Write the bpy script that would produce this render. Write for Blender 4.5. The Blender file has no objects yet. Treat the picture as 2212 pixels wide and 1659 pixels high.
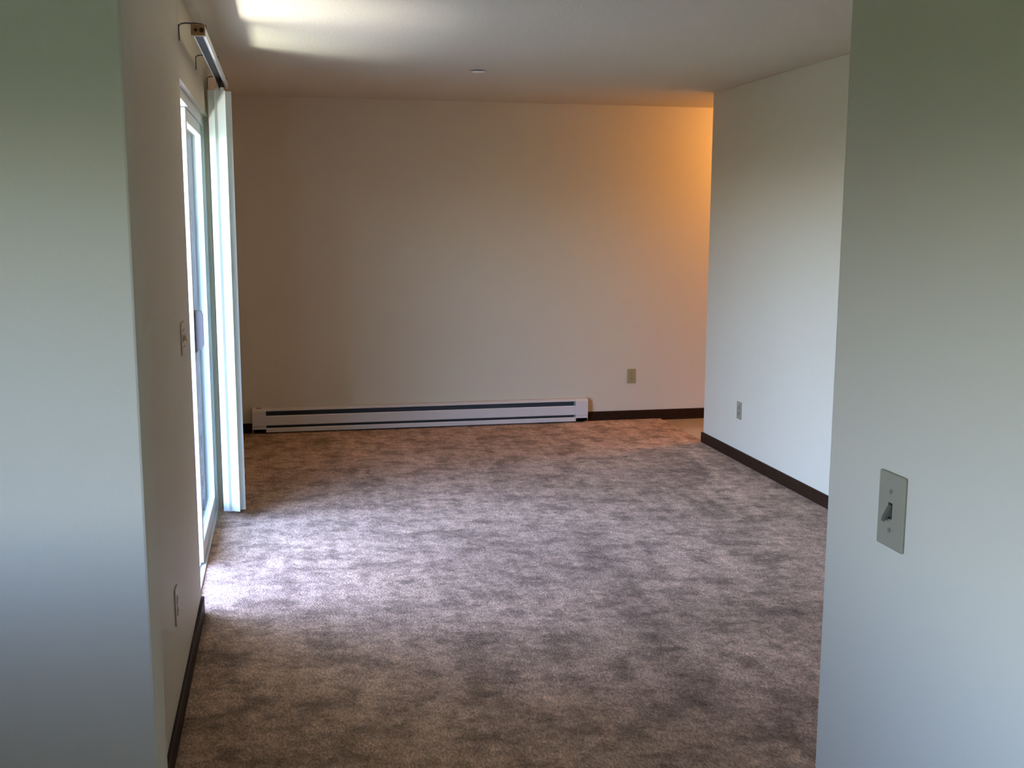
import bpy, bmesh, math, random
from mathutils import Vector, Matrix
random.seed(7)
SC = bpy.context.scene
COL = SC.collection
H = 2.44

# ------------------------------------------------------------------ camera
yaw, pit, rol = 0.2080, 0.1517, 0.0031
cam_d = bpy.data.cameras.new('camera'); cam = bpy.data.objects.new('camera', cam_d); COL.objects.link(cam)
F = Vector((math.sin(yaw)*math.cos(pit), math.cos(yaw)*math.cos(pit), -math.sin(pit)))
R0 = Vector((math.cos(yaw), -math.sin(yaw), 0)); U0 = R0.cross(F)
R = math.cos(rol)*R0 + math.sin(rol)*U0; U = -math.sin(rol)*R0 + math.cos(rol)*U0
M = Matrix((R, U, -F)).transposed().to_4x4(); M.translation = (0.3618, 0, 1.5803)
cam.matrix_world = M
cam_d.sensor_width = 36; cam_d.lens = 2332.13*36/2212
cam_d.clip_start = 0.02; cam_d.clip_end = 300
SC.camera = cam

# ------------------------------------------------------------------ sky, sun, exposure
SC.view_settings.view_transform = 'Standard'; SC.view_settings.look = 'None'
SC.view_settings.gamma = 1; SC.view_settings.use_curve_mapping = False
SC.view_settings.exposure = 0.0
w = bpy.data.worlds.new('sky'); SC.world = w; w.use_nodes = True
nt = w.node_tree; nt.nodes.clear()
sky = nt.nodes.new('ShaderNodeTexSky'); sky.sky_type = 'NISHITA'; sky.sun_disc = False
sky.sun_elevation = math.radians(58); sky.sun_rotation = math.radians(75); sky.dust_density = 2.0
bg = nt.nodes.new('ShaderNodeBackground'); bg.inputs['Strength'].default_value = 6.9
out = nt.nodes.new('ShaderNodeOutputWorld')
tint = nt.nodes.new('ShaderNodeMix'); tint.data_type = 'RGBA'; tint.blend_type = 'MULTIPLY'; tint.inputs[0].default_value = 1
tint.inputs[7].default_value = (0.97, 0.97, 1.24, 1)          # camera white balance of the daylight
nt.links.new(sky.outputs[0], tint.inputs[6]); nt.links.new(tint.outputs[2], bg.inputs[0]); nt.links.new(bg.outputs[0], out.inputs[0])

def light(name, kind, loc, target, energy, color, **kw):
    d = bpy.data.lights.new(name, kind); d.energy = energy; d.color = color
    for k, v in kw.items(): setattr(d, k, v)
    o = bpy.data.objects.new(name, d); COL.objects.link(o); o.location = loc
    if target is not None:
        o.rotation_euler = (Vector(target)-Vector(loc)).to_track_quat('-Z', 'Y').to_euler()
    return o
# sun stands behind the building: its shade falls on the patio, the ground beyond is sunlit
light('sun', 'SUN', (4, -2, 9), (4-1.0, -2+0.35, 9-1.9), 8.0, (1.0, 0.95, 0.88), angle=0.01)
# daylight portals (they emit nothing, they only guide sky sampling through the openings)
for nm, loc, tgt, sx, sy in (('door_portal', (-0.16, 5.145, 1.05), (1, 5.145, 1.05), 1.63, 2.1),
                             ('window_portal', (-0.765, 0.09, 1.425), (0, 0.09, 1.425), 1.42, .75)):
    p = light(nm, 'AREA', loc, tgt, 1.0, (1, 1, 1), shape='RECTANGLE', size=sx, size_y=sy)
    p.data.cycles.is_portal = True
# added area lamp on the patio, stands in for sun bounced up to the ceiling
bounce_fill = light('patio_bounce_fill', 'AREA', (-1.28, 4.60, 0.02), None, 135, (1.0, 0.98, 0.95), shape='RECTANGLE', size=0.25, size_y=1.15, spread=math.radians(86))
bounce_fill.rotation_euler = (math.pi-0.12, 0.06, 0)

SC.cycles.max_bounces = 14; SC.cycles.diffuse_bounces = 8; SC.cycles.glossy_bounces = 4
SC.cycles.transmission_bounces = 8; SC.cycles.transparent_max_bounces = 12
SC.cycles.sample_clamp_indirect = 6.0; SC.cycles.caustics_reflective = False; SC.cycles.caustics_refractive = False

# ------------------------------------------------------------------ materials
def mat(name, color, rough=0.6, metal=0.0, spec=0.3, bump=None, cn=None, trans=0.0):
    m = bpy.data.materials.new(name); m.use_nodes = True
    n = m.node_tree; b = n.nodes['Principled BSDF']
    b.inputs['Base Color'].default_value = (*color, 1); b.inputs['Roughness'].default_value = rough
    b.inputs['Metallic'].default_value = metal; b.inputs['Specular IOR Level'].default_value = spec
    tc = n.nodes.new('ShaderNodeTexCoord')
    if cn:                                     # (scale, amount) gentle colour variation
        no = n.nodes.new('ShaderNodeTexNoise'); no.inputs['Scale'].default_value = cn[0]; no.inputs['Detail'].default_value = 4
        n.links.new(tc.outputs['Object'], no.inputs['Vector'])
        r = n.nodes.new('ShaderNodeValToRGB'); a = cn[1]
        r.color_ramp.elements[0].position = .3; r.color_ramp.elements[1].position = .7
        r.color_ramp.elements[0].color = (*[c*(1-a) for c in color], 1)
        r.color_ramp.elements[1].color = (*[min(1, c*(1+a)) for c in color], 1)
        n.links.new(no.outputs['Fac'], r.inputs[0]); n.links.new(r.outputs[0], b.inputs['Base Color'])
    if bump:                                   # (scale, distance, strength)
        no = n.nodes.new('ShaderNodeTexNoise'); no.inputs['Scale'].default_value = bump[0]; no.inputs['Detail'].default_value = 3
        n.links.new(tc.outputs['Object'], no.inputs['Vector'])
        bp = n.nodes.new('ShaderNodeBump'); bp.inputs['Distance'].default_value = bump[1]; bp.inputs['Strength'].default_value = bump[2]
        n.links.new(no.outputs['Fac'], bp.inputs['Height']); n.links.new(bp.outputs[0], b.inputs['Normal'])
    return m

MW = mat('wall_paint', (0.61, 0.545, 0.41), 0.55, spec=0.25, bump=(90, 0.0015, 0.35), cn=(1.5, 0.012))
MC = mat('ceiling_texture', (0.62, 0.56, 0.425), 0.85, spec=0.1, bump=(70, 0.004, 0.6))
MB = mat('dark_wood_base', (0.024, 0.010, 0.004), 0.55, spec=0.15, bump=(120, 0.0006, 0.3), cn=(40, 0.25))
MVIN = mat('vinyl_floor', (0.52, 0.40, 0.25), 0.16, spec=0.5, cn=(6, 0.05))
MPLATE = mat('tan_plate', (0.34, 0.28, 0.14), 0.4, cn=(30, 0.03))
MPLATE2 = mat('grey_ivory_plate', (0.28, 0.25, 0.165), 0.45, cn=(30, 0.03))
MTOG = mat('shaded_toggle', (0.10, 0.09, 0.065), 0.45)  # toggle's shadow put into its colour, darker than the plate
MPLATE3 = mat('cream_plate', (0.60, 0.52, 0.40), 0.4, cn=(30, 0.03))
MDARK = mat('dark_slot', (0.02, 0.018, 0.015), 0.6)
MSCREW = mat('screw_paint', (0.22, 0.20, 0.15), 0.35, metal=0.4)
MENAMEL = mat('white_enamel', (0.62, 0.58, 0.53), 0.40, spec=0.5, cn=(12, 0.02))
MINNER = mat('heater_inner', (0.07, 0.07, 0.07), 0.6)
MFIN = mat('heater_fin', (0.05, 0.05, 0.05), 0.5, metal=0.5)
MVINYLW = mat('white_vinyl_frame', (0.80, 0.82, 0.80), 0.35, spec=0.45)
MHANDLE = mat('grey_handle', (0.13, 0.12, 0.12), 0.5)
MRAIL = mat('rail_white', (0.75, 0.77, 0.74), 0.35, spec=0.5)
MTRACK = mat('rail_channel', (0.025, 0.020, 0.022), 0.5)
MTAN = mat('tan_plastic', (0.42, 0.26, 0.12), 0.5)
MBRN = mat('brown_hub', (0.06, 0.015, 0.01), 0.5)
MSTEEL = mat('dark_bracket', (0.05, 0.05, 0.045), 0.35, metal=0.6)
MCONC = mat('patio_concrete', (0.33, 0.33, 0.33), 0.8, cn=(4, 0.12), bump=(60, 0.003, 0.4))
MLAWN = mat('lawn', (0.07, 0.11, 0.04), 0.9, spec=0.1, cn=(9, 0.35), bump=(80, 0.02, 0.7))
MSIDE = mat('exterior_siding', (0.78, 0.86, 0.83), 0.7, cn=(3, 0.04))
MDISC = mat('white_cover', (0.86, 0.85, 0.80), 0.5, cn=(20, 0.02))
MRED = mat('red_sticker', (0.35, 0.03, 0.02), 0.5)

def vane_mat():
    m = bpy.data.materials.new('vane_vinyl'); m.use_nodes = True; n = m.node_tree; b = n.nodes['Principled BSDF']
    b.inputs['Base Color'].default_value = (0.82, 0.84, 0.78, 1); b.inputs['Roughness'].default_value = 0.45
    t = n.nodes.new('ShaderNodeBsdfTranslucent'); t.inputs[0].default_value = (0.80, 0.84, 0.74, 1)
    mx = n.nodes.new('ShaderNodeMixShader'); mx.inputs[0].default_value = 0.3
    o = n.nodes['Material Output']
    n.links.new(b.outputs[0], mx.inputs[1]); n.links.new(t.outputs[0], mx.inputs[2]); n.links.new(mx.outputs[0], o.inputs[0])
    return m
MVANE = vane_mat()

def glass_mat():
    m = bpy.data.materials.new('window_glass'); m.use_nodes = True; n = m.node_tree; n.nodes.remove(n.nodes['Principled BSDF'])
    t = n.nodes.new('ShaderNodeBsdfTransparent'); t.inputs[0].default_value = (0.97, 0.99, 0.98, 1)
    g = n.nodes.new('ShaderNodeBsdfGlossy'); g.inputs['Roughness'].default_value = 0.0
    lw = n.nodes.new('ShaderNodeLayerWeight'); lw.inputs[0].default_value = 0.5
    pw = n.nodes.new('ShaderNodeMath'); pw.operation = 'POWER'; pw.inputs[1].default_value = 5; n.links.new(lw.outputs['Facing'], pw.inputs[0])
    f = n.nodes.new('ShaderNodeMath'); f.operation = 'MULTIPLY_ADD'; f.inputs[1].default_value = .96; f.inputs[2].default_value = .04
    n.links.new(pw.outputs[0], f.inputs[0])
    mx = n.nodes.new('ShaderNodeMixShader'); o = n.nodes['Material Output']
    n.links.new(f.outputs[0], mx.inputs[0]); n.links.new(t.outputs[0], mx.inputs[1]); n.links.new(g.outputs[0], mx.inputs[2])
    n.links.new(mx.outputs[0], o.inputs[0])
    return m
MGLASS = glass_mat()

def carpet_mat():
    m = bpy.data.materials.new('plush_carpet'); m.use_nodes = True; n = m.node_tree; b = n.nodes['Principled BSDF']; L = n.links.new
    b.inputs['Roughness'].default_value = 1.0; b.inputs['Specular IOR Level'].default_value = 0.05
    b.inputs['Sheen Weight'].default_value = 0.0; b.inputs['Sheen Roughness'].default_value = 0.6
    tc = n.nodes.new('ShaderNodeTexCoord')
    def noise(scale, detail, rough, sx=1, sy=1, rot=0, off=0):
        mp = n.nodes.new('ShaderNodeMapping'); mp.inputs['Scale'].default_value = (sx, sy, 1)
        mp.inputs['Rotation'].default_value = (0, 0, rot); mp.inputs['Location'].default_value = (off, off*.7, 0)
        no = n.nodes.new('ShaderNodeTexNoise'); no.inputs['Scale'].default_value = scale
        no.inputs['Detail'].default_value = detail; no.inputs['Roughness'].default_value = rough
        L(tc.outputs['Object'], mp.inputs[0]); L(mp.outputs[0], no.inputs['Vector']); return no.outputs['Fac']
    def rng(v, a, b2, lo, hi, smooth=True):
        r = n.nodes.new('ShaderNodeMapRange'); r.interpolation_type = 'SMOOTHSTEP' if smooth else 'LINEAR'
        for i, x in enumerate((a, b2, lo, hi)): r.inputs[i+1].default_value = x
        L(v, r.inputs[0]); return r.outputs[0]
    def mul(a, b2):
        k = n.nodes.new('ShaderNodeMath'); k.operation = 'MULTIPLY'; L(a, k.inputs[0])
        if isinstance(b2, float): k.inputs[1].default_value = b2
        else: L(b2, k.inputs[1])
        return k.outputs[0]
    big = rng(noise(1.1, 2, .5, 1, 1, .3), .34, .66, .86, 1.10)            # trodden lanes and brushed areas
    prints = rng(noise(5.0, 6, .68, 1, 1.15, .25, 3.1), .36, .56, .62, 1.05)   # footprints in the pile
    spots = rng(noise(13, 4, .65, 1, 1.3, .5, 5.3), .36, .60, .76, 1.05)       # small scuffs
    streak = rng(noise(6, 4, .6, 2.4, .30, -.35, 7.7), .35, .65, .86, 1.08)    # vacuum strokes
    tuft = rng(noise(120, 3, .7, 1.2, .5, .7), .32, .68, .62, 1.28)
    mid = rng(noise(42, 4, .7, 1, .55, .7), .3, .7, .82, 1.12)
    f = mul(mul(mul(mul(mul(big, prints), spots), streak), tuft), mid)
    sx = n.nodes.new('ShaderNodeSeparateXYZ'); L(tc.outputs['Object'], sx.inputs[0])
    wob = noise(7, 3, .6)
    def mth(op, a1, b1, c1=None):
        k = n.nodes.new('ShaderNodeMath'); k.operation = op
        for i, v in enumerate((a1, b1, c1)):
            if v is None: continue
            if isinstance(v, (int, float)): k.inputs[i].default_value = v
            else: L(v, k.inputs[i])
        return k.outputs[0]
    def lane(xa, ya, xb, yb, hw, val):                # long vacuum stroke: pile laid over along a line
        k = (xb-xa)/(yb-ya)
        xc = mth('MULTIPLY_ADD', sx.outputs[1], k, xa-k*ya)
        d = mth('ABSOLUTE', mth('ADD', mth('SUBTRACT', sx.outputs[0], xc), mth('MULTIPLY_ADD', wob, .16, -.08)), 0)
        cross = rng(d, hw*.35, hw, 1, 0)
        along = mul(rng(sx.outputs[1], min(ya, yb)-.15, min(ya, yb)+.15, 0, 1), rng(sx.outputs[1], max(ya, yb)-.15, max(ya, yb)+.15, 1, 0))
        return mth('MULTIPLY_ADD', mul(cross, along), val-1, 1)
    for ln in ((1.80, 5.0, 1.70, 3.1, .11, .80), (3.10, 6.95, 2.66, 4.2, .06, 1.16), (2.80, 6.6, 2.48, 5.3, .07, .84),
               (1.68, 6.7, 1.54, 5.8, .08, .80), (2.55, 5.0, 2.35, 3.4, .12, .86), (0.95, 4.0, 1.05, 2.9, .10, .84)):
        f = mul(f, lane(*ln))
    cb = n.nodes.new('ShaderNodeCombineXYZ'); 
    for i, c in enumerate((0.645, 0.43, 0.30)): L(mul(f, c), cb.inputs[i])
    L(cb.outputs[0], b.inputs['Base Color'])
    hsum = n.nodes.new('ShaderNodeMath'); hsum.operation = 'ADD'
    L(noise(170, 3, .7, 1, .6, .6), hsum.inputs[0]); L(mul(noise(30, 3, .6, 1, .7, .6), 1.6), hsum.inputs[1])
    bp = n.nodes.new('ShaderNodeBump'); bp.inputs['Distance'].default_value = 0.006; bp.inputs['Strength'].default_value = 0.7
    L(hsum.outputs[0], bp.inputs['Height']); L(bp.outputs[0], b.inputs['Normal'])
    return m
MCARPET = carpet_mat()

# ------------------------------------------------------------------ mesh helpers
def box(bm, lo, hi, bev=0.0, seg=2):
    t = bmesh.new()
    vs = [t.verts.new((x, y, z)) for x in (lo[0], hi[0]) for y in (lo[1], hi[1]) for z in (lo[2], hi[2])]
    for f in ((0,1,3,2), (4,6,7,5), (0,4,5,1), (2,3,7,6), (0,2,6,4), (1,5,7,3)): t.faces.new([vs[i] for i in f])
    if bev: bmesh.ops.bevel(t, geom=list(t.edges), offset=bev, segments=seg, affect='EDGES', profile=0.5)
    me = bpy.data.meshes.new('tmp'); t.to_mesh(me); t.free(); bm.from_mesh(me); bpy.data.meshes.remove(me)
def cyl(bm, c, r, h, axis='Z', n=20, r2=None):
    mt = {'Z': Matrix.Identity(4), 'X': Matrix.Rotation(math.pi/2, 4, 'Y'), 'Y': Matrix.Rotation(math.pi/2, 4, 'X')}[axis]
    bmesh.ops.create_cone(bm, cap_ends=True, segments=n, radius1=r, radius2=r if r2 is None else r2, depth=h, matrix=Matrix.Translation(c) @ mt)
def prism(bm, prof, ax, a, b):
    """closed 2-D outline extruded along axis ax ('X' or 'Y' or 'Z') from a to b"""
    def P(u, v, t): return {'X': (t, u, v), 'Y': (u, t, v), 'Z': (u, v, t)}[ax]
    A = [bm.verts.new(P(u, v, a)) for u, v in prof]; B = [bm.verts.new(P(u, v, b)) for u, v in prof]
    k = len(prof)
    for i in range(k): bm.faces.new((A[i], A[(i+1) % k], B[(i+1) % k], B[i]))
    bm.faces.new(A[::-1]); bm.faces.new(B)
def tube(bm, pts, r, n=8):
    pts = [Vector(p) for p in pts]; rings = []
    for i, p in enumerate(pts):
        d = (pts[min(i+1, len(pts)-1)]-pts[max(i-1, 0)]).normalized()
        a = d.orthogonal().normalized(); b = d.cross(a)
        if rings:                                   # keep the frame steady
            a = (prev - d*prev.dot(d)).normalized(); b = d.cross(a)
        prev = a
        rings.append([bm.verts.new(p+r*(math.cos(2*math.pi*k/n)*a+math.sin(2*math.pi*k/n)*b)) for k in range(n)])
    for A, B in zip(rings, rings[1:]):
        for k in range(n): bm.faces.new((A[k], A[(k+1) % n], B[(k+1) % n], B[k]))
    bm.faces.new(rings[0][::-1]); bm.faces.new(rings[-1])
def obj(name, bm, m, parent=None, smooth=False, loc=None, rot=None, kind=None):
    bmesh.ops.recalc_face_normals(bm, faces=bm.faces)
    me = bpy.data.meshes.new(name); bm.to_mesh(me); bm.free(); me.materials.append(m)
    if smooth:
        for p in me.polygons: p.use_smooth = True
        me.set_sharp_from_angle(angle=math.radians(40))
    o = bpy.data.objects.new(name, me); COL.objects.link(o)
    if parent: o.parent = parent
    if loc: o.location = loc
    if rot: o.rotation_euler = rot
    if kind: o['kind'] = kind
    return o
def boxes(name, bl, m, parent=None, bev=0.0, **k):
    bm = bmesh.new()
    for lo, hi in bl: box(bm, lo, hi, bev)
    return obj(name, bm, m, parent, **k)
def struct(name, bl, m, bev=0.0, **k): return boxes(name, bl, m, None, bev, kind='structure', **k)
def thing(name, label, cat, loc=(0, 0, 0), rotz=0, group=None):
    o = bpy.data.objects.new(name, None); COL.objects.link(o); o.location = loc; o.rotation_euler = (0, 0, rotz)
    o.empty_display_size = 0.05
    if label: o['label'] = label; o['category'] = cat
    if group: o['group'] = group
    return o

# ------------------------------------------------------------------ room shell
Y0, YD, XR, YR, XN, YN = -2.4, 8.12, 3.277, 7.161, 1.258, 1.64
DY0, DY1, DH = 4.345, 5.955, 2.10                      # sliding door opening in the left wall
XS = 0.165                                              # end of the partition on the left of the camera
T = 0.115
# floors
bm = bmesh.new(); box(bm, (-.90, Y0-.15, -0.06), (XR+.013, YD+.15, 0.0)); obj('floor', bm, MCARPET, kind='structure')
struct('floor_vinyl', [((XR+.013, 5.3, -0.06), (5.6, YD+.15, -0.012))], MVIN)
struct('ceiling', [((-.90, Y0-.15, H), (5.75, YD+.15, H+.25))], MC)
# walls
struct('wall_left', [((-.15, YN, -.06), (0, DY0, H)), ((-.15, DY1, -.06), (0, YD, H)), ((-.15, DY0, DH), (0, DY1, H))], MW, 0.002)
struct('wall_back', [((-.15, YD, -.06), (5.75, YD+.15, H))], MW)
struct('wall_right', [((XR, YN-.1, -.06), (XR+T, YR, H))], MW, 0.004)
struct('wall_near_right', [((XN, Y0, -.06), (XN+T, YN, H)), ((XN+T, YN-T, -.06), (XR, YN, H))], MW, 0.004)
WY0, WY1, WZ0, WZ1 = -0.62, 0.80, 1.05, 1.80
XE = -0.75
struct('wall_near_left', [((XE, YN-T, -.06), (XS, YN, H))], MW, 0.004)
struct('wall_entry_left', [((XE-.15, Y0, -.06), (XE, WY0, H)), ((XE-.15, WY1, -.06), (XE, YN, H)),
                           ((XE-.15, WY0, -.06), (XE, WY1, WZ0)), ((XE-.15, WY0, WZ1), (XE, WY1, H))], MW)
struct('wall_entry_rear', [((XE-.15, Y0-.15, -.06), (XN+T, Y0, H))], MW)
struct('wall_kitchen_right', [((5.6, 5.3, -.06), (5.75, YD, H))], MW)
struct('wall_kitchen_front', [((XR+T, 5.15, -.06), (5.75, 5.3, H))], MW)
struct('half_wall_light_block', [((XE, .86, -.06), (-.05, .98, 1.19))], MW, .004)  # added out of view to keep window light off the lower left partition
# entry window, outside the frame to the left of the camera
w1 = bpy.data.objects.new('window_1', None); COL.objects.link(w1); w1.location = (XE-.07, WY0, WZ0); w1['kind'] = 'structure'
ww, wh = WY1-WY0, WZ1-WZ0
boxes('window_frame', [((-.03, 0, 0), (.03, ww, .04)), ((-.03, 0, wh-.04), (.03, ww, wh)), ((-.03, 0, .04), (.03, .04, wh-.04)),
                       ((-.03, ww-.04, .04), (.03, ww, wh-.04)), ((-.03, ww/2-.02, .04), (.03, ww/2+.02, wh-.04))], MVINYLW, w1)
for a, b in ((.04, ww/2-.02), (ww/2+.02, ww-.04)): boxes('pane', [((-.004, a, .04), (.004, b, wh-.04))], MGLASS, w1)

# baseboards with an eased top edge
def base(name, runs):
    bm = bmesh.new(); t, h, r = .012, .072, .004
    for ax, a, b, pos, sgn in runs:                    # sgn: room side of the wall plane
        prof = [(pos, -.012), (pos+sgn*t, -.012), (pos+sgn*t, h-r), (pos+sgn*(t-r), h), (pos, h)]
        prism(bm, prof, ax, a, b)
    return obj(name, bm, MB, kind='structure')
base('baseboard_left', [('Y', YN, DY0, 0, 1), ('Y', DY1, YD-.012, 0, 1)])
base('baseboard_back', [('X', 0.0, 0.100, YD, -1), ('X', 2.69, 5.6, YD, -1)])
base('baseboard_right', [('Y', YN, YR+.012, XR, -1), ('X', XR, XR+T, YR, 1)])

# ------------------------------------------------------------------ outside: patio, lawn, projecting building corner, added sun-blocking mass above
struct('patio_slab', [((-3.1, 1.0, -.20), (-.15, 6.33, -.04))], MCONC, 0.01)
struct('lawn', [((-60, -60, -.30), (-.15, 60, -.09))], MLAWN)
struct('wall_patio_end', [((-2.2, 6.33, -.25), (-.15, 6.5, 2.6))], MSIDE)
struct('sun_block_above', [((-.15, Y0-.15, H+.25), (5.75, YD+.15, 5.6))], MSIDE)  # unseen block added so its shadow covers the patio

# ------------------------------------------------------------------ sliding glass door
d1 = bpy.data.objects.new('door_1', None); COL.objects.link(d1); d1.location = (0, DY0, 0); d1['kind'] = 'structure'
DW = DY1-DY0
def rect_frame(bm, x0, x1, y0, y1, z0, z1, wv, wb, wt, bev=.003):
    box(bm, (x0, y0, z0), (x1, y0+wv, z1), bev); box(bm, (x0, y1-wv, z0), (x1, y1, z1), bev)
    box(bm, (x0, y0+wv, z0), (x1, y1-wv, z0+wb), bev); box(bm, (x0, y0+wv, z1-wt), (x1, y1-wv, z1), bev)
bm = bmesh.new()
rect_frame(bm, -.142, -.022, 0.001, DW-.001, -.035, DH-.001, .022, .045, .045)
obj('door_frame', bm, MVINYLW, d1)
boxes('door_track', [((-.052, .03, .010), (-.046, DW-.03, .020)), ((-.100, .03, .010), (-.094, DW-.03, .020))], MVINYLW, d1)
bm = bmesh.new(); rect_frame(bm, -.122, -.084, DW*.44, DW-.023, .012, DH-.048, .055, .075, .055)
fp = obj('fixed_panel', bm, MVINYLW, d1)
boxes('pane', [((-.107, DW*.44+.056, .088), (-.101, DW-.079, DH-.104))], MGLASS, fp)
sy0, sy1 = .60, DW-.055
bm = bmesh.new(); rect_frame(bm, -.070, -.032, sy0, sy1, .022, DH-.050, .060, .080, .055)
sp = obj('sliding_panel', bm, MVINYLW, d1)
boxes('pane', [((-.054, sy0+.061, .103), (-.048, sy1-.061, DH-.106))], MGLASS, sp)
bm = bmesh.new()                                        # moulded pull handle standing on the lock stile
hz0, hz1, hy = 0.985, 1.175, sy0+.022
prism(bm, [(-.031, hz0), (-.016, hz0+.012), (-.002, hz0+.020), (.004, hz0+.035), (.004, hz1-.022), (-.002, hz1-.004),
           (-.016, hz1-.001), (-.031, hz1)], 'Y', hy, hy+.026)
h = obj('door_handle', bm, MHANDLE, sp); h['label'] = 'dark grey pull handle on the lock stile'

# ------------------------------------------------------------------ vertical blind: rail, end cap, brackets, stacked vanes
vb = thing('vertical_blind', 'white vertical blind stacked at the far end of its bare rail over the sliding door', 'blind', (0.075, 4.36, 2.262))
RL = 1.74
bm = bmesh.new()                                        # C-shaped extrusion, open underneath
prism(bm, [(-.022, 0), (-.022, .030), (-.018, .034), (.018, .034), (.024, .028), (.024, -.004), (.014, -.004), (.014, 0), (.018, .003),
           (.017, .026), (-.018, .026), (-.018, .003), (-.017, .003), (-.017, 0)], 'Y', .012, RL)
obj('head_rail', bm, MRAIL, vb)
boxes('rail_channel', [((-.0178, .014, .004), (.0176, RL-.004, .0258))], MTRACK, vb)
bm = bmesh.new(); box(bm, (-.028, -.010, -.006), (.024, .014, .036), .003)
ec = obj('end_cap', bm, MTAN, vb); ec['label'] = 'tan plastic end cap'
bm = bmesh.new(); cyl(bm, (.012, -.012, .014), .0085, .006, 'Y'); obj('cord_pulley', bm, MBRN, ec)
bm = bmesh.new(); cyl(bm, (-.010, -.012, .014), .0060, .006, 'Y'); obj('cord_pulley', bm, MBRN, ec)
for yy in (.035, .86, 1.62):
    bm = bmesh.new()                                    # spring bracket: leg on the wall, arched arm over the rail
    box(bm, (-.075, yy-.010, -.020), (-.072, yy+.010, .038), .0008, 1)
    arc = [(-.072, .036), (-.066, .043), (-.05, .046), (-.02, .046), (.012, .044), (.026, .038), (.028, .028)]
    up = [(a, b) for a, b in arc]; dn = [(a-.0008, b-.0030) for a, b in arc[::-1]]
    prism(bm, up+dn, 'Y', yy-.010, yy+.010)
    obj('bracket', bm, MSTEEL, vb)
def vane_mesh(wd=.089, hh=2.165, seg=8, depth=.007):
    bm = bmesh.new(); f, b = [], []
    for i in range(seg+1):
        u = -wd/2+wd*i/seg; v = depth*(1-(2*u/wd)**2)
        f.append((u, v)); b.append((u, v-.0012))
    # vane with a narrowed hanger tab at the top
    prism(bm, f+b[::-1], 'Z', 0, hh)
    box(bm, (-.009, depth-.0015, hh-.001), (.009, depth+.0005, hh+.018))
    return bm
v0 = obj('vane', vane_mesh(), MVANE, vb, smooth=True)
vn = [v0]
NV = 17
for i in range(1, NV): c = v0.copy(); COL.objects.link(c); vn.append(c)
for i, v in enumerate(vn):
    y = 5.735 + i*.0135
    ang = (-.30, .38, .12)[i] if i < 3 else random.uniform(-.10, .10)
    dx = (-.014, .014, .012)[i] if i < 3 else random.uniform(-.003, .003)
    v.location = (-.002+dx, y-4.36, .045-2.262); v.rotation_euler = (0, 0, ang)
bm = bmesh.new()
for i in range(NV): box(bm, (-.006, 5.735+i*.0135-4.36-.003, -.034), (.006, 5.735+i*.0135-4.36+.004, .014), .001, 1)
obj('carriers', bm, MTRACK, vb, kind='stuff')

# ------------------------------------------------------------------ baseboard heater
HX0, HX1, HD = 0.106, 2.672, 0.068
hh_ = thing('baseboard_heater', 'long white electric baseboard heater along the back wall', 'heater', (HX0, YD, 0.0))
HL = HX1-HX0
prof_cover = lambda: None
bm = bmesh.new(); box(bm, (.004, -.006, .014), (HL-.004, -.0005, .182)); obj('back_plate', bm, MINNER, hh_)
bm = bmesh.new()                                        # hood: top sheet folded down at the front
prism(bm, [(-.0005, .188), (-.0005, .185), (-.048, .183), (-.060, .175), (-.060, .169), (-.0625, .169), (-.0625, .177), (-.050, .187)], 'X', .004, HL-.004)
obj('hood', bm, MENAMEL, hh_)
bm = bmesh.new()
prism(bm, [(-.068, .069), (-.066, .063), (-.060, .063), (-.060, .066), (-.064, .066), (-.065, .126), (-.060, .134), (-.063, .136), (-.068, .128)], 'X', .098, HL-.098)
obj('front_panel', bm, MENAMEL, hh_)
bm = bmesh.new()
prism(bm, [(-.0605, .012), (-.066, .012), (-.066, .036), (-.060, .044), (-.058, .041), (-.0605, .034)], 'X', .004, HL-.004)
obj('bottom_lip', bm, MENAMEL, hh_)
for a, b in ((0, .098), (HL-.098, HL)):
    bm = bmesh.new()
    prism(bm, [(-.0005, .012), (-.066, .012), (-.066, .036), (-.0635, .040), (-.0635, .058), (-.070, .062), (-.070, .168), (-.054, .188), (-.0005, .190)], 'X', a, b)
    bmesh.ops.bevel(bm, geom=[e for e in bm.edges if abs(e.verts[0].co.x-e.verts[1].co.x) < 1e-6], offset=.0012, segments=1, affect='EDGES')
    obj('end_cap', bm, MENAMEL, hh_)
bm = bmesh.new(); cyl(bm, (HL/2, -.035, .095), .008, HL-.19, 'X', 10); obj('heating_element', bm, MFIN, hh_)
bm = bmesh.new()
k = .11
while k < HL-.11:
    box(bm, (k, -.056, .066), (k+.0006, -.010, .128)); k += .009
obj('fins', bm, MFIN, hh_, kind='stuff')
bm = bmesh.new(); box(bm, (.028, -.048, .1892), (.066, -.020, .1905)); s_ = obj('warning_sticker', bm, MRED, hh_); s_['label'] = 'small red sticker on the left end'

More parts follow.
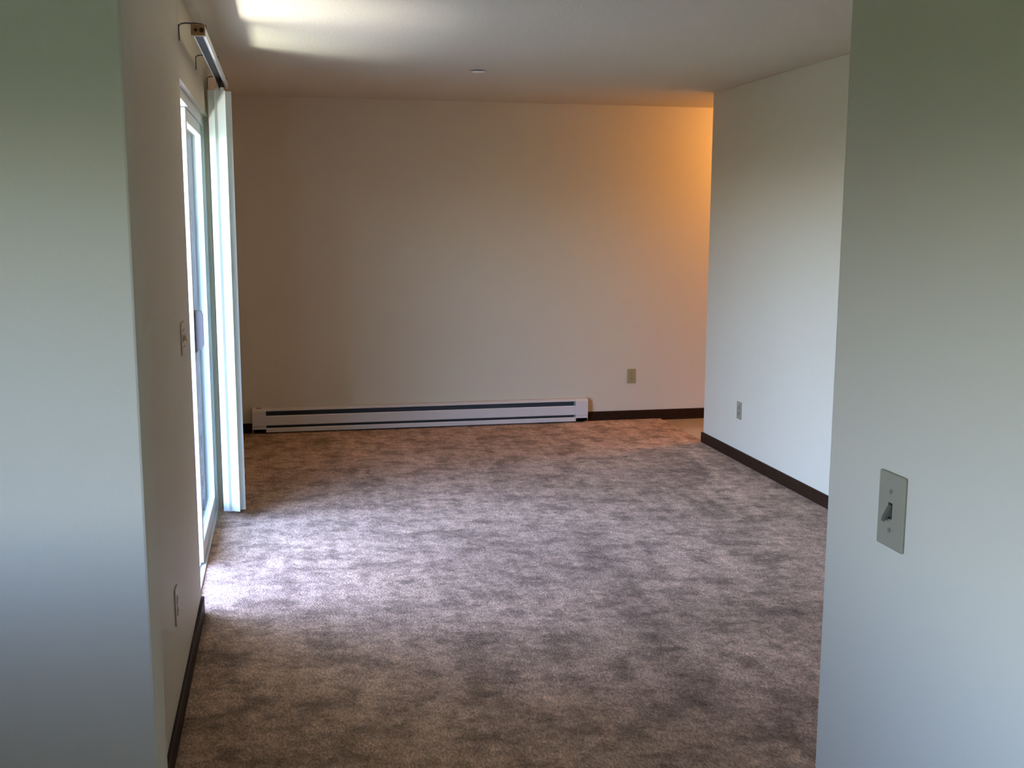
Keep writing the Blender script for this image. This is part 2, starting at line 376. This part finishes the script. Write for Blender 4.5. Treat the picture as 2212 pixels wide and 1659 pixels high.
# ------------------------------------------------------------------ wall plates (built facing local -Y, +Z up)
def plate_body(bm, wd, ht=.116, t=.0055):
    t2 = bmesh.new(); box(t2, (-wd/2, -t, -ht/2), (wd/2, 0, ht/2), .0022, 2)
    me = bpy.data.meshes.new('tmp'); t2.to_mesh(me); t2.free(); bm.from_mesh(me); bpy.data.meshes.remove(me)
def screw(par, x, z, t=.0055):
    bm = bmesh.new(); cyl(bm, (x, -t-.0004, z), .0036, .0016, 'Y', 12)
    obj('screw', bm, MSCREW, par)
def outlet(label, loc, rotz, m=MPLATE):
    t = thing('wall_outlet', label, 'outlet', loc, rotz)
    bm = bmesh.new(); plate_body(bm, .070); obj('cover_plate', bm, m, t)
    for z in (.0195, -.0195):
        bm = bmesh.new()
        pts = [(.0165*math.cos(a), z+.0145*math.sin(a)) for a in [2*math.pi*i/24 for i in range(24)]]
        pts = [(max(-.0150, min(.0150, u)), v) for u, v in pts]
        prism(bm, pts, 'Y', -.0085, -.004)
        rc = obj('receptacle', bm, m, t)
        boxes('slots', [((-.0075, -.0090, z-.001), (-.0055, -.0084, z+.008)), ((.0055, -.0090, z-.001), (.0073, -.0084, z+.007)),
                        ((-.002, -.0090, z-.0085), (.002, -.0084, z-.0050))], MDARK, rc)
    screw(t, 0, 0)
    return t
def switch(label, loc, rotz, gangs, m, down=True):
    t = thing('light_switch', label, 'switch', loc, rotz)
    bm = bmesh.new(); plate_body(bm, .070+.046*(gangs-1)); obj('cover_plate', bm, m, t)
    for g in range(gangs):
        cx = (g-(gangs-1)/2)*.046
        for z in (.030, -.030): screw(t, cx, z)
        boxes('toggle_slot', [((cx-.0052, -.0060, -.0125), (cx+.0052, -.0050, .0125))], MDARK, t)
        bm = bmesh.new(); s = (-1 if down else 1) if not isinstance(down, tuple) else down[g]
        prism(bm, [(-.0050, -.010), (-.0050, .010), (-.0085, .006), (-.0165, s*.012+.003), (-.0175, s*.012-.003), (-.0085, -.006)], 'X', cx-.0042, cx+.0042)
        obj('toggle', bm, MTOG if gangs == 1 else m, t)
    return t
HP = math.pi/2
switch('single tan switch plate with one lowered toggle on the right foreground wall', (XN, 1.438, 1.144), -HP, 1, MPLATE2)
switch('double light switch on the left wall just before the sliding door', (0, 4.00, 1.155), HP, 2, MPLATE3, down=(1, -1))
outlet('low outlet on the left wall near the foreground', (0, 3.40, .375), HP, MPLATE3)
outlet('tan outlet on the back wall right of the heater', (3.045, YD, .348), 0)
outlet('narrow looking tan outlet low on the white right wall', (XR, 6.548, .337), -HP, MPLATE2)

# ------------------------------------------------------------------ ceiling fittings
sc = thing('sprinkler_cover', 'small round white sprinkler cover on the ceiling', 'sprinkler', (1.51, 6.43, H))
bm = bmesh.new(); cyl(bm, (0, 0, -.0035), .026, .006, 'Z', 32); obj('collar', bm, MSCREW, sc)
bm = bmesh.new(); cyl(bm, (0, 0, -.0085), .038, .0035, 'Z', 40, r2=.041); obj('cover_disc', bm, MDISC, sc, smooth=True)

# warm lamp round the corner in the kitchen (hidden behind the right wall)
def emit(name, col, s):
    m = bpy.data.materials.new(name); m.use_nodes = True; n = m.node_tree; n.nodes.remove(n.nodes['Principled BSDF'])
    e = n.nodes.new('ShaderNodeEmission'); e.inputs[0].default_value = (*col, 1); e.inputs[1].default_value = s
    n.links.new(e.outputs[0], n.nodes['Material Output'].inputs[0]); return m
kl = thing('ceiling_lamp', 'warm dome ceiling lamp around the corner in the kitchen', 'lamp', (4.35, 7.45, H))
bm = bmesh.new(); cyl(bm, (0, 0, -.015), .15, .03, 'Z', 32); obj('lamp_base', bm, MENAMEL, kl)
bm = bmesh.new(); bmesh.ops.create_uvsphere(bm, u_segments=24, v_segments=12, radius=.14, matrix=Matrix.Translation((0, 0, -.03)) @ Matrix.Diagonal((1, 1, .75, 1)))
bmesh.ops.delete(bm, geom=[v for v in bm.verts if v.co.z > -.029], context='VERTS')
obj('lamp_shade', bm, emit('lamp_glow', (1.0, .42, .12), 2.0), kl, smooth=True)
lp = light('lamp_bulb', 'POINT', (4.35, 7.45, H-.17), None, 56, (1.0, .45, .11), shadow_soft_size=.05)
